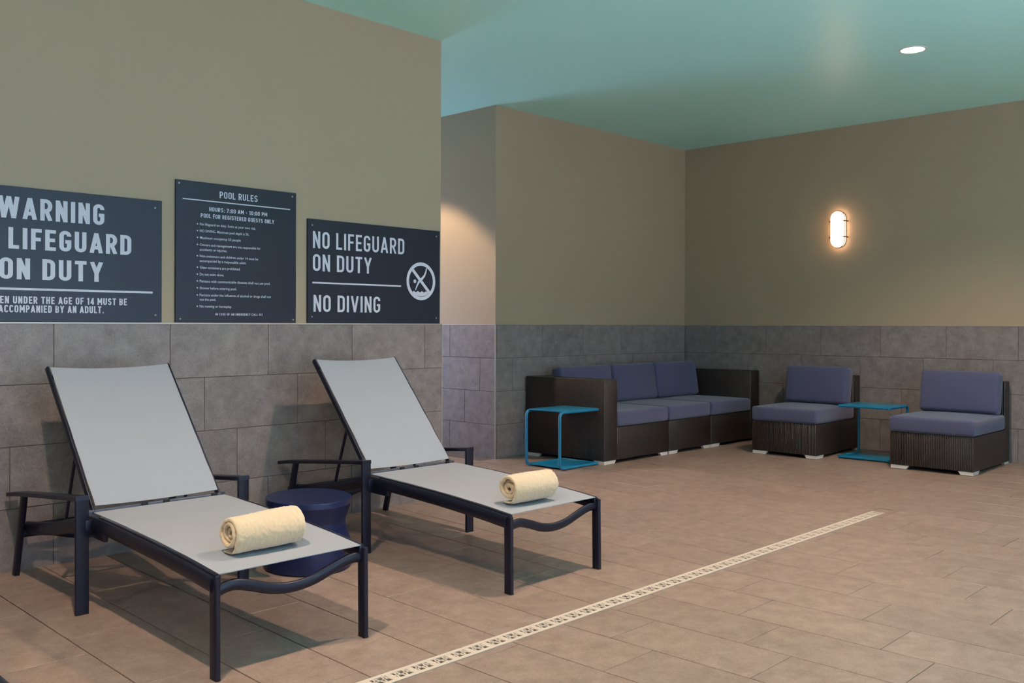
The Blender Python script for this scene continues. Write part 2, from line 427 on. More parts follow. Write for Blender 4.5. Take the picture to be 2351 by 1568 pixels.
# metal edge trims
TR = [((X0, YA - 0.001, WAIN - 0.001), (XA, YA + TP, WAIN + 0.006)),
      ((XR - 0.001, YB - 0.001, WAIN - 0.001), (XR + TP, YC, WAIN + 0.006)),
      ((XR, YB - 0.001, WAIN - 0.001), (XB - 0.001, YB + TP, WAIN + 0.006)),
      ((XB - 0.001, Y0, WAIN - 0.001), (XB + TP, YB - 0.001, WAIN + 0.006)),
      ((XA - 0.006, YA - 0.002, -0.03), (XA + 0.001, YA + 0.006, WAIN)),
      ((XR - 0.002, YB - 0.002, -0.03), (XR + 0.006, YB + 0.006, WAIN))]
for i, (lo, hi) in enumerate(TR): box('trim_%d' % (i + 1), lo, hi, M['trim'], kind='structure')

# ------------------------------------------------------------------ unseen pool, added behind the camera to bounce sunlight upwards
pool = thing('bounce_pool', 'unseen swimming pool added behind the camera to bounce light onto the ceiling', 'pool', (2.13 - PX * 14, PYA, -0.06))
PW = PX * 28; PD = PYB - PYA
box('water', (0, 0, 0.0), (PW, PD, 0.012), M['water'], pool)
for lo, hi in (((-0.12, -0.25, 0.0), (PW + 0.1, -0.001, 0.022)), ((-0.12, PD + 0.001, 0.001), (PW + 0.1, PD + 0.1, 0.022)), ((-0.12, -0.0, 0.0), (-0.001, PD, 0.022)), ((PW + 0.001, 0, 0.0), (PW + 0.1, PD, 0.022))):
    box('coping', lo, hi, M['drain'], pool)

# ------------------------------------------------------------------ linear drain
dr = thing('linear_drain', 'long cream slotted drain strip set in the tiled floor', 'drain', (1.2, 2.70, -0.06))
DL = 6.46 - 1.2
box('channel', (0, -0.0455, -0.005), (DL, 0.0455, -0.0035), M['dark'], dr)
box('edge_rail', (0, -0.046, -0.0035), (DL, -0.026, 0.0015), M['drain'], dr)
box('edge_rail', (0, 0.026, -0.0035), (DL, 0.046, 0.0015), M['drain'], dr)
NS = 18; SL = DL / NS
bm = bmesh.new()
per = 0.095; nper = int(round(SL / per))
for q in range(nper):
    x = q * SL / nper; w = SL / nper
    add_box(bm, (x, -0.026, -0.003), (x + 0.26 * w, 0.026, 0.0012))
    for dx, s in ((0.30, 1), (0.50, -1), (0.70, 1), (0.90, -1)):
        a = Vector((x + dx * w, -0.026 * s, -0.0008)); b = Vector((x + (dx + 0.14) * w, 0.026 * s, -0.0008))
        add_sweep(bm, [a, b], rrect(0.0018, 0.0034, 0.0005, 1), side=(0, 0, 1))
    add_box(bm, (x + 0.2 * w, -0.003, -0.003), (x + w, 0.003, 0.001))
gm = bm_mesh(bm, 'grate')
for s in range(NS): link('grate', gm, M['drain'], dr, loc=(s * SL, 0, 0))

# ------------------------------------------------------------------ sun loungers
def rail_z(y):
    P = [(0.0, 0.338), (0.2, 0.353), (0.45, 0.366), (0.75, 0.376), (1.0, 0.380), (1.12, 0.368), (1.25, 0.335), (1.5, 0.275), (1.84, 0.222)]
    for (a, za), (b, zb) in zip(P, P[1:]):
        if y <= b: return za + (zb - za) * (y - a) / (b - a)
    return P[-1][1]
def make_lounger(label):
    t = thing('sun_lounger', label, 'sun lounger', (0, 0, 0), group='sun loungers along the tiled wall')
    fr = M['frame']
    ys = [0.0, 0.08, 0.2, 0.45, 0.75, 0.98, 1.12, 1.25, 1.5, 1.80]
    for s in (-1, 1):
        path = smooth_path([(s * 0.333, y, rail_z(y)) for y in ys], 4)
        sweep('side_rail', path, ellipse(0.0150, 0.0310, 18), fr, t, side=(1, 0, 0))
        path = smooth_path([(s * 0.322, y, rail_z(y) + 0.031) for y in ys[:6]], 3)
        sweep('sling_track', path, rrect(0.010, 0.006, 0.003, 2), fr, t, side=(1, 0, 0))
        box('end_cap', (s * 0.318 - 0.011, -0.006, rail_z(0) + 0.0), (s * 0.318 + 0.011, 0.0, rail_z(0) + 0.034), fr, t, bevel=0.003)
        # front leg: oval upright
        lg = sweep('leg', [(s * 0.328, -0.013, 0.006), (s * 0.328, -0.006, 0.2), (s * 0.328, 0.0, 0.352), (s * 0.328, 0.0, 0.364)], rrect(0.0115, 0.025, 0.010, 4), fr, t, side=(1, 0, 0))
        box('glide', (s * 0.328 - 0.010, -0.036, 0.0), (s * 0.328 + 0.010, 0.010, 0.007), M['plastic'], lg, bevel=0.002)
        # flat bar: upright at the hip and armrest
        lg = sweep('leg', fillet([(s * 0.385, 1.015, 0.004), (s * 0.385, 1.03, 0.46), (s * 0.385, 1.031, 0.489)], 0.02), rrect(0.0285, 0.0085, 0.004, 2), fr, t, side=(1, 0, 0))
        box('glide', (s * 0.385 - 0.027, 1.007, 0.0), (s * 0.385 + 0.027, 1.023, 0.005), M['plastic'], lg)
        sweep('armrest', fillet([(s * 0.385, 1.022, 0.497), (s * 0.385, 1.45, 0.446), (s * 0.385, 1.75, 0.409), (s * 0.385, 1.86, 0.390)], 0.06),
              rrect(0.0285, 0.0100, 0.004, 2), fr, t, side=(1, 0, 0))
        lg = sweep('leg', [(s * 0.380, 1.815, 0.006), (s * 0.380, 1.765, 0.20), (s * 0.380, 1.715, 0.405)], rrect(0.013, 0.020, 0.008, 3), fr, t, side=(1, 0, 0))
        box('glide', (s * 0.380 - 0.012, 1.797, 0.0), (s * 0.380 + 0.012, 1.834, 0.007), M['plastic'], lg, bevel=0.002)
        # joint between rail and hip upright
        box('hinge_plate', (s * 0.333 - 0.010, 0.90, 0.322), (s * 0.333 + 0.010, 1.10, 0.402), fr, t, bevel=0.006)
        box('spacer', (min(s * 0.340, s * 0.372), 1.018, 0.33), (max(s * 0.340, s * 0.372), 1.042, 0.40), fr, t, bevel=0.003)
        # back stile
        sweep('back_stile', [(s * 0.302, 1.108, 0.402), (s * 0.302, 1.29, 0.608), (s * 0.302, 1.47, 0.804), (s * 0.302, 1.664, 1.012)], ellipse(0.0085, 0.0165), fr, t, side=(1, 0, 0))
        # prop strut and toothed rack
        sweep('prop', [(s * 0.292, 1.335, 0.645), (s * 0.292, 1.395, 0.46), (s * 0.292, 1.448, 0.290)], ellipse(0.007, 0.012, 10), fr, t, side=(1, 0, 0))
        bm = bmesh.new()
        add_sweep(bm, [(s * 0.312, y, rail_z(y) - 0.012) for y in (1.2, 1.4, 1.6, 1.72)], rrect(0.006, 0.014, 0.002, 1), side=(1, 0, 0))
        for q in range(6):
            y = 1.28 + q * 0.075
            add_sweep(bm, [(s * 0.312, y, rail_z(y) - 0.004), (s * 0.312, y + 0.016, rail_z(y) + 0.022)], rrect(0.006, 0.010, 0.003, 1), side=(1, 0, 0))
        link('rack', bm_mesh(bm, 'rack', True, 40), M['plastic'], t)
    # wavy front stretcher
    def wave(y, zs, name, a, b):
        pts = smooth_path([(x, y, z) for x, z in zs], 5)
        sweep(name, pts, ellipse(a, b), fr, t, side=(0, 1, 0))
    wave(0.004, [(-0.322, 0.308), (-0.285, 0.320), (-0.24, 0.322), (-0.17, 0.303), (-0.09, 0.277), (0.0, 0.266), (0.09, 0.275), (0.17, 0.299), (0.24, 0.320), (0.285, 0.328), (0.322, 0.322)], 'stretcher', 0.013, 0.0215)
    wave(1.79, [(-0.36, 0.205), (-0.25, 0.200), (-0.12, 0.165), (0.0, 0.150), (0.12, 0.165), (0.25, 0.200), (0.36, 0.205)], 'stretcher', 0.010, 0.020)
    sweep('cross_tube', [(-0.372, 1.80, 0.236), (0.372, 1.80, 0.236)], ellipse(0.011, 0.014), fr, t, side=(0, 1, 0))
    sweep('cross_tube', [(-0.33, 1.112, 0.402), (0.33, 1.112, 0.402)], rrect(0.010, 0.021, 0.005, 2), M['frame_light'], t, side=(0, 1, 0))
    sweep('cross_tube', [(-0.292, 1.448, 0.290), (0.292, 1.448, 0.290)], ellipse(0.009, 0.009), fr, t, side=(0, 1, 0))
    sweep('cross_tube', [(-0.30, 1.642, 0.972), (0.30, 1.642, 0.972)], ellipse(0.008, 0.011), fr, t, side=(0, 1, 0))
    for x in (-0.075, 0.03, 0.272):
        box('bracket', (x - 0.014, 1.092, 0.398), (x + 0.014, 1.104, 0.428), M['plastic'], t, bevel=0.003)
    # slings: thin mesh cloth stretched between the tracks, slightly sagging
    def cloth(name, fn, nu, nv, th):
        bm = bmesh.new(); top, bot = {}, {}
        for i in range(nu + 1):
            for j in range(nv + 1):
                p, n = fn(i / nu, j / nv)
                top[i, j] = bm.verts.new(p); bot[i, j] = bm.verts.new(p - n * th)
        for i in range(nu):
            for j in range(nv):
                bm.faces.new((top[i, j], top[i + 1, j], top[i + 1, j + 1], top[i, j + 1]))
                bm.faces.new((bot[i, j], bot[i, j + 1], bot[i + 1, j + 1], bot[i + 1, j]))
        for i in range(nu):
            for j in (0, nv): bm.faces.new((top[i, j], bot[i, j], bot[i + 1, j], top[i + 1, j]))
        for j in range(nv):
            for i in (0, nu): bm.faces.new((top[i, j], top[i, j + 1], bot[i, j + 1], bot[i, j]))
        link(name, bm_mesh(bm, name, True, 40), M['sling'], t)
    def seat(u, v):
        x = -0.314 + 0.628 * u; y = -0.004 + 1.084 * v
        sag = 0.010 * (1 - (2 * u - 1) ** 2) * min(1, v * 8) * min(1, (1 - v) * 8)
        return Vector((x, y, rail_z(min(y, 1.0)) + 0.0375 - sag)), Vector((0, 0, 1))
    cloth('seat_sling', seat, 20, 30, 0.003)
    bd = Vector((0, 1.655 - 1.118, 1.012 - 0.432)); bn = Vector((0, -bd.z, bd.y)).normalized()
    def back(u, v):
        x = -0.294 + 0.588 * u
        sag = 0.012 * (1 - (2 * u - 1) ** 2)
        wr = 0.0018 * math.sin(26 * v + 5 * u) * (1 - v) * (2 * u - 1) ** 2
        p = Vector((x, 1.118, 0.432)) + bd * v + bn * (0.012 - sag + wr)
        p.z -= 0.006 * (1 - (2 * u - 1) ** 2) * max(0, v - 0.9) * 10
        return p, bn
    cloth('back_sling', back, 24, 36, 0.003)
    return t
M['frame_light'] = mat_plain('grey_blue_coated_tube', srgb(78, 84, 100), 0.4, metal=0.3)
TILT = math.atan(0.0253)
LOUNGERS = [(2.038, 3.12, 0.0, 'pale sling sun lounger at left, under the warning sign, rolled towel on its foot end'),
            (3.549, 3.12, -0.004, 'pale sling sun lounger under the smaller lifeguard sign, nearest the wall corner'),
            (0.506, 2.50, 0.0, 'sun lounger cut off at the bottom left corner, only a dark edge showing')]
lg0 = make_lounger(LOUNGERS[0][3])
for i, (x, y, rz, lab) in enumerate(LOUNGERS):
    o = lg0 if i == 0 else copy_tree(lg0)
    o['label'] = lab; o.location = (x, y, zf(x, y) + 0.0005); o.rotation_euler = (TILT if y > 2.7 else 0.0224, 0, rz)

# ------------------------------------------------------------------ rolled towels
def towel(label, loc, rz, length, rad, seed, turns, loose):
    rnd = random.Random(seed)
    bm = bmesh.new(); th = rad / (turns + 0.35)
    n = int(turns * 22); nl = 22
    # cross-section line of the spiral from core to the free end at the bottom back
    base = []
    for k in range(n + 1):
        a = 2 * math.pi * turns * k / n
        r = th * 0.35 + (rad - th * 0.85) * (k / n) ** 0.95
        base.append((a, r))
    end_a = base[-1][0]
    phases = [rnd.uniform(0, 6.28) for _ in range(6)]
    secs = []
    for j in range(nl + 1):
        v = j / nl; row = []
        for k, (a, r) in enumerate(base):
            f = k / n
            ang = a - end_a - math.radians(82)
            edge = abs(2 * v - 1) ** 6
            rr = r * (1 + 0.035 * math.sin(3 * ang + phases[0] + 2.2 * v) + 0.03 * math.sin(6 * v + phases[1])) * (1 - 0.05 * edge * f)
            rr += loose * (0.06 * (v - 0.3)) * rad * f
            y, z = rr * math.cos(ang), rr * math.sin(ang) * (0.96 if loose < 1 else 0.98)
            xo = (v - 0.5) * length + (1 if v > 0.5 else -1) * edge * (0.007 * math.sin(f * 9 + phases[2]) - 0.016 * (1 - f))
            nx, nz = math.cos(ang), math.sin(ang)
            hw = th * 0.36 * (0.6 if k in (0, n) else 1)
            if k > n - 4: y += (k - n + 4) * 0.008; z = -rad * 0.96; nx, nz = 0.0, -1.0
            row.append((Vector((xo, y + nx * hw, z + nz * hw)), Vector((xo, y - nx * hw, z - nz * hw))))
        secs.append(row)
    zmin = min(min(a.z, b.z) for row in secs for a, b in row)
    floorz = zmin + 0.14 * rad   # the soft roll settles flat where it rests
    def fix(p):
        p = p.copy()
        if p.z < floorz: p.z = floorz - (floorz - p.z) * 0.12
        p.z -= (floorz - 0.14 * rad * 0.12)
        return p
    O = [[bm.verts.new(fix(a)) for a, b in row] for row in secs]; I = [[bm.verts.new(fix(b)) for a, b in row] for row in secs]
    for j in range(nl):
        for k in range(n):
            bm.faces.new((O[j][k], O[j][k + 1], O[j + 1][k + 1], O[j + 1][k])); bm.faces.new((I[j][k], I[j + 1][k], I[j + 1][k + 1], I[j][k + 1]))
        for k in (0, n): bm.faces.new((O[j][k], O[j + 1][k], I[j + 1][k], I[j][k]))
    for k in range(n):
        for j in (0, nl): bm.faces.new((O[j][k], I[j][k], I[j][k + 1], O[j][k + 1]))
    me = bm_mesh(bm, 'towel', True, 70)
    o = link('towel', me, M['towel'], None, loc=loc, rot=(0.02, 0, rz), label=label, category='towel', group='rolled towels on the loungers')
    md = o.modifiers.new('soft', 'SUBSURF'); md.levels = 2; md.render_levels = 2
    tx = bpy.data.textures.new('pile', 'CLOUDS'); tx.noise_scale = 0.013
    md = o.modifiers.new('pile', 'DISPLACE'); md.texture = tx; md.strength = 0.0060; md.texture_coords = 'GLOBAL'; md.mid_level = 0.5
    return o
towel('loosely rolled cream towel on the lounger under the warning sign', (2.014, 3.290, 0.3450), 0.03, 0.322, 0.0795, 3, 3.2, 1.0)
towel('tightly rolled cream towel on the lounger nearest the wall corner', (3.490, 3.235, 0.3440), -0.02, 0.302, 0.0800, 8, 2.8, 0.3)

# ------------------------------------------------------------------ navy garden stool
me = lathe_me('drum_stool', [(0, 0.3585), (0.10, 0.3585), (0.2135, 0.3585), (0.2170, 0.3560), (0.2178, 0.3510), (0.2178, 0.3290), (0.2165, 0.3260), (0.1915, 0.2480), (0.1900, 0.2440),
      (0.1900, 0.2200), (0.1915, 0.2160), (0.2190, 0.1300), (0.2210, 0.1240), (0.2250, 0.0300), (0.2220, 0.0060), (0.2140, 0.0), (0, 0.0)], 96)
try: me.set_sharp_from_angle(angle=math.radians(14))
except Exception: pass
link('drum_stool', me, M['navy'], None, loc=(2.802, 4.15, zf(2.8, 4.15) + 0.001), rot=(TILT, 0, 0), label='round navy blue waisted drum stool between the two sun loungers', category='stool')

# ------------------------------------------------------------------ wicker seating
def foot_mesh(w, d, h=0.03):
    """low metal corner foot, tapering inwards towards the floor; outer corner at the origin, runs +x and +y"""
    bm = bmesh.new(); t = 0.028
    L = [(0, 0), (w, 0), (w, t), (t, t), (t, d), (0, d)]
    S = [(0.0, 0.0), (w - 0.022, 0.0), (w - 0.022, t), (t, t), (t, d - 0.022), (0.0, d - 0.022)]
    a = [bm.verts.new((x, y, h)) for x, y in L]; b = [bm.verts.new((x, y, 0)) for x, y in S]
    bm.faces.new(a); bm.faces.new(b[::-1])
    for k in range(6): bm.faces.new((a[k], b[k], b[(k + 1) % 6], a[(k + 1) % 6]))
    return bm_mesh(bm, 'foot')
def cushion(name, lo, hi, parent, r=0.028, rot=None, puff=0.010, label=None):
    """foam block with rounded edges, slightly crowned faces"""
    bm = bmesh.new(); c = [(lo[i] + hi[i]) / 2 for i in range(3)]; h = [(hi[i] - lo[i]) / 2 for i in range(3)]
    add_box(bm, [-v for v in h], h, r, 4)
    bmesh.ops.subdivide_edges(bm, edges=[e for e in bm.edges if e.calc_length() > 0.1], cuts=5, use_grid_fill=True)
    ax = h.index(min(h)); o_ = [i for i in range(3) if i != ax]
    for v in bm.verts:
        f = 1.0
        for i in o_: f *= max(0.0, 1 - (v.co[i] / h[i]) ** 2)
        v.co[ax] += math.copysign(puff * f, v.co[ax])
        for i in o_:
            g = max(0.0, 1 - (v.co[ax] / h[ax]) ** 2); v.co[i] += math.copysign(0.003 * g, v.co[i]) if abs(v.co[i]) > h[i] * 0.9 else 0
    o = link(name, bm_mesh(bm, name, True, 60), M['cushion'], parent, loc=c)
    if rot: o.rotation_euler = rot
    return o
def piping(parent, pts):
    sweep('piping', pts, ellipse(0.003, 0.003, 6), M['cushion'], parent)

WB = 0.318   # top of the wicker base
def seat_unit(label, loc, rz, width, depth, arm=None, group='wicker seating', name='armless_chair', cat='chair', cush_inset=0.0, back_lean=9, back_w=None, seat_y=None, over=0.0):
    """unit in its own axes: width along +x, front at y=0, back towards +y. arm: None, 'l' or 'r'"""
    t = thing(name, label, cat, loc, (0, 0, rz), group)
    AW = 0.185; x0, x1 = 0.0, width; bx0 = x0 + (AW if arm == 'l' else 0); bx1 = x1 - (AW if arm == 'r' else 0)
    wk = M['wicker']
    box('seat_base', (bx0 + (0.001 if arm == 'l' else 0), 0.0, 0.03), (bx1 - (0.001 if arm == 'r' else 0), depth - 0.12, WB), wk, t, bevel=0.006)
    box('back_panel', (bx0 + (0.001 if arm == 'l' else 0), depth - 0.12 + 0.0005, 0.03), (bx1 - (0.001 if arm == 'r' else 0), depth, 0.742), wk, t, bevel=0.008)
    if arm == 'l': box('arm_panel', (x0, 0.0, 0.03), (x0 + AW, depth, 0.742), wk, t, bevel=0.008)
    if arm == 'r': box('arm_panel', (x1 - AW, 0.0, 0.03), (x1, depth, 0.742), wk, t, bevel=0.008)
    fm = foot_mesh(0.155 if arm is None else 0.17, 0.12)
    for (px, py, r) in ((0.006, 0.006, 0), (width - 0.006, 0.006, 90), (width - 0.006, depth - 0.006, 180), (0.006, depth - 0.006, 270)):
        link('foot', fm, M['silver'], t, loc=(px, py, 0.0), rot=(0, 0, math.radians(r)))
    o = over
    sc = cushion('seat_cushion', (bx0 + 0.006 - o, -0.006 - o, WB + 0.002), (bx1 - 0.006 + o, depth - 0.135, WB + 0.135), t, r=0.024)
    bc_d = 0.13; bw0, bw1 = (bx0 + 0.008, bx1 - 0.008) if back_w is None else back_w
    cy = depth - 0.12 - bc_d / 2 - 0.040
    bc = cushion('back_cushion', (bw0, cy - bc_d / 2, WB + 0.142), (bw1, cy + bc_d / 2, WB + 0.142 + 0.365), t, r=0.032, rot=(-math.radians(back_lean), 0, 0), puff=0.014)
    return t
SY = 5.142; SD = 0.935
seat_unit('left end wicker sofa section with armrest, beside the teal side table', (6.520, SY, 0.0), 0, 0.970, SD, 'l', 'wicker sofa sections in the corner', 'sofa_section', 'sofa')
seat_unit('middle wicker sofa section without arms, in the corner sofa', (7.503, SY, 0.0), 0, 0.722, SD, None, 'wicker sofa sections in the corner', 'sofa_section', 'sofa')
seat_unit('right end wicker sofa section whose armrest is against the far wall', (8.238, SY, 0.0), 0, 0.955, SD, 'r', 'wicker sofa sections in the corner', 'sofa_section', 'sofa')
# the two armless chairs face -x: rotate by -90 so that their front looks at the drain side
seat_unit('armless wicker chair with blue cushions, between sofa and second teal table', (8.245, 4.690, zf(8.3, 4.3) + 0.003), -math.pi / 2, 0.665, 0.935, None, 'armless wicker chairs', over=0.006)
seat_unit('armless wicker chair with dusty blue cushions, the rightmost seat', (8.235, 3.345, zf(8.3, 3.0) + 0.003), -math.pi / 2, 0.690, 0.935, None, 'armless wicker chairs', over=0.010)

# ------------------------------------------------------------------ teal C tables
def c_table(label, loc, rz, L, W, H):
    """L along x (spine at x=0), W along y"""
    t = thing('side_table', label, 'side table', loc, (0, 0, rz), 'teal C-shaped side tables')
    r = 0.0125; pr = ellipse(r, r, 12)
    for y in (r, W - r):
        sweep('tube_frame', fillet([(L, y, r), (r, y, r), (r, y, H - r), (L, y, H - r)], 0.05, 8), pr, M['teal'], t, side=(0, 1, 0))
    sweep('end_tube', [(L - r, r, H - r), (L - r, W - r, H - r)], pr, M['teal'], t, side=(0, 0, 1))
    sweep('end_tube', [(L - r, r, r), (L - r, W - r, r)], pr, M['teal'], t, side=(0, 0, 1))
    box('table_top', (0.035, 0.018, H - 0.010), (L - 0.004, W - 0.018, H + 0.001), M['teal'], t, bevel=0.003)
    box('base_plate', (0.065, 0.018, 0.008), (L - 0.004, W - 0.018, 0.020), M['teal'], t, bevel=0.003)
    return t
c_table('teal C-shaped side table standing against the left end of the sofa', (5.985, 5.190, 0.002), 0, 0.515, 0.405, 0.495)
c_table('teal C-shaped side table standing between the two armless chairs', (8.905, 3.925, zf(8.6, 3.7) + 0.003), math.pi, 0.44, 0.49, 0.495)

# ------------------------------------------------------------------ ceiling lights and wall light
def can_light(x, y, label):
    t = thing('recessed_ceiling_light', label, 'ceiling light', (x, y, CEIL))
    link('trim_ring', lathe_me('trim_ring', [(0.098, 0.0), (0.098, -0.003), (0.090, -0.006), (0.082, -0.005), (0.080, 0.0)], 48), M['lamp_white'], t)
    link('lens', lathe_me('lens', [(0, -0.0035), (0.0795, -0.0035), (0.0795, 0.0), (0, 0)], 40), M['can_glow'], t)
for (x, y), lab in zip(CANS, ('farthest left recessed ceiling light over the drain, past the first lounger', 'recessed ceiling light before the warning sign lounger',
                             'recessed ceiling light above the drain before the second lounger', 'round lit recessed light in the teal ceiling near the far wall')):
    can_light(x, y, lab)
for (x, y), lab in zip(CANS2, ('first recessed ceiling light behind the camera, farthest left', 'second recessed ceiling light behind the camera, from the left',
                              'third recessed ceiling light behind the camera, from the left', 'recessed ceiling light behind the camera nearest the far wall')):
    can_light(x, y, lab)
can_light(5.35, 6.95, 'recessed ceiling light hidden in the passage behind the sign wall')

def pill(hw, hh, n=16):
    pts = []
    for k in range(n + 1):
        a = math.pi * k / n; pts.append((hw * math.cos(a), hh - hw + hw * math.sin(a)))
    for k in range(n + 1):
        a = math.pi + math.pi * k / n; pts.append((hw * math.cos(a), -(hh - hw) + hw * math.sin(a)))
    return pts
sc_t = thing('wall_sconce', 'glowing pill-shaped wall light on the far right wall', 'wall light', (XB + TP, 4.262, 2.195))
def pill_solid(name, rings, mat):
    bm = bmesh.new(); rr = []
    for hw, hh, dep in rings: rr.append([bm.verts.new((-dep, y, z)) for y, z in pill(hw, hh)])
    for a, b in zip(rr, rr[1:]):
        for k in range(len(a)): bm.faces.new((a[k], a[(k + 1) % len(a)], b[(k + 1) % len(a)], b[k]))
    bm.faces.new(rr[0]); bm.faces.new(rr[-1][::-1])
    return link(name, bm_mesh(bm, name, True, 60), mat, sc_t)
pill_solid('back_plate', [(0.070, 0.180, 0.0), (0.070, 0.180, 0.014)], M['lamp_white'])
pill_solid('diffuser', [(0.064, 0.178, 0.0145), (0.064, 0.178, 0.060), (0.058, 0.172, 0.078), (0.044, 0.158, 0.088), (0.02, 0.134, 0.092)], M['sconce_glow'])
bm = bmesh.new(); pp = [Vector((-0.050, y * 1.0, z)) for y, z in pill(0.074, 0.188, 20)]
rings = []
for i, p in enumerate(pp):
    t_ = (pp[(i + 1) % len(pp)] - pp[i - 1]).normalized(); s_ = Vector((1, 0, 0)); n_ = s_.cross(t_)
    rings.append([bm.verts.new(p + s_ * a + n_ * b) for a, b in ellipse(0.0055, 0.0035, 8)])
for i in range(len(rings)):
    a, b = rings[i], rings[(i + 1) % len(rings)]
    for k in range(8): bm.faces.new((a[k], a[(k + 1) % 8], b[(k + 1) % 8], b[k]))
link('ring_guard', bm_mesh(bm, 'ring_guard', True), M['lamp_ring'], sc_t)
for z in (-0.079, 0.082):
    for s in (-1, 1):
        sweep('clip', fillet([(0.0, s * 0.086, z), (-0.052, s * 0.084, z), (-0.062, s * 0.062, z)], 0.01), ellipse(0.0065, 0.0065, 8), M['lamp_ring'], sc_t, side=(0, 0, 1))

# ------------------------------------------------------------------ signs
def text_mesh(s, x0, base, x1, cap, weight=0.0, align='L'):
    """flat lettering in the xz plane: width from x0 to x1, capital height cap"""
    def raw(body):
        c = bpy.data.curves.new('txt', 'FONT'); c.body = body; c.size = 1.0; c.offset = weight; c.resolution_u = 3
        o = bpy.data.objects.new('txt', c); COL.objects.link(o)
        dg = bpy.context.evaluated_depsgraph_get(); me = bpy.data.meshes.new_from_object(o.evaluated_get(dg))
        bpy.data.objects.remove(o); bpy.data.curves.remove(c); return me
    h = raw('H'); hh = max(v.co.y for v in h.vertices) - min(v.co.y for v in h.vertices); hb = min(v.co.y for v in h.vertices)
    me = raw(s); a = min(v.co.x for v in me.vertices); b = max(v.co.x for v in me.vertices)
    for v in me.vertices:
        x, y = v.co.x, v.co.y
        v.co = (x0 + (x - a) / (b - a) * (x1 - x0), 0.0, base + (y - hb) / hh * cap)
    me.materials.clear(); return me
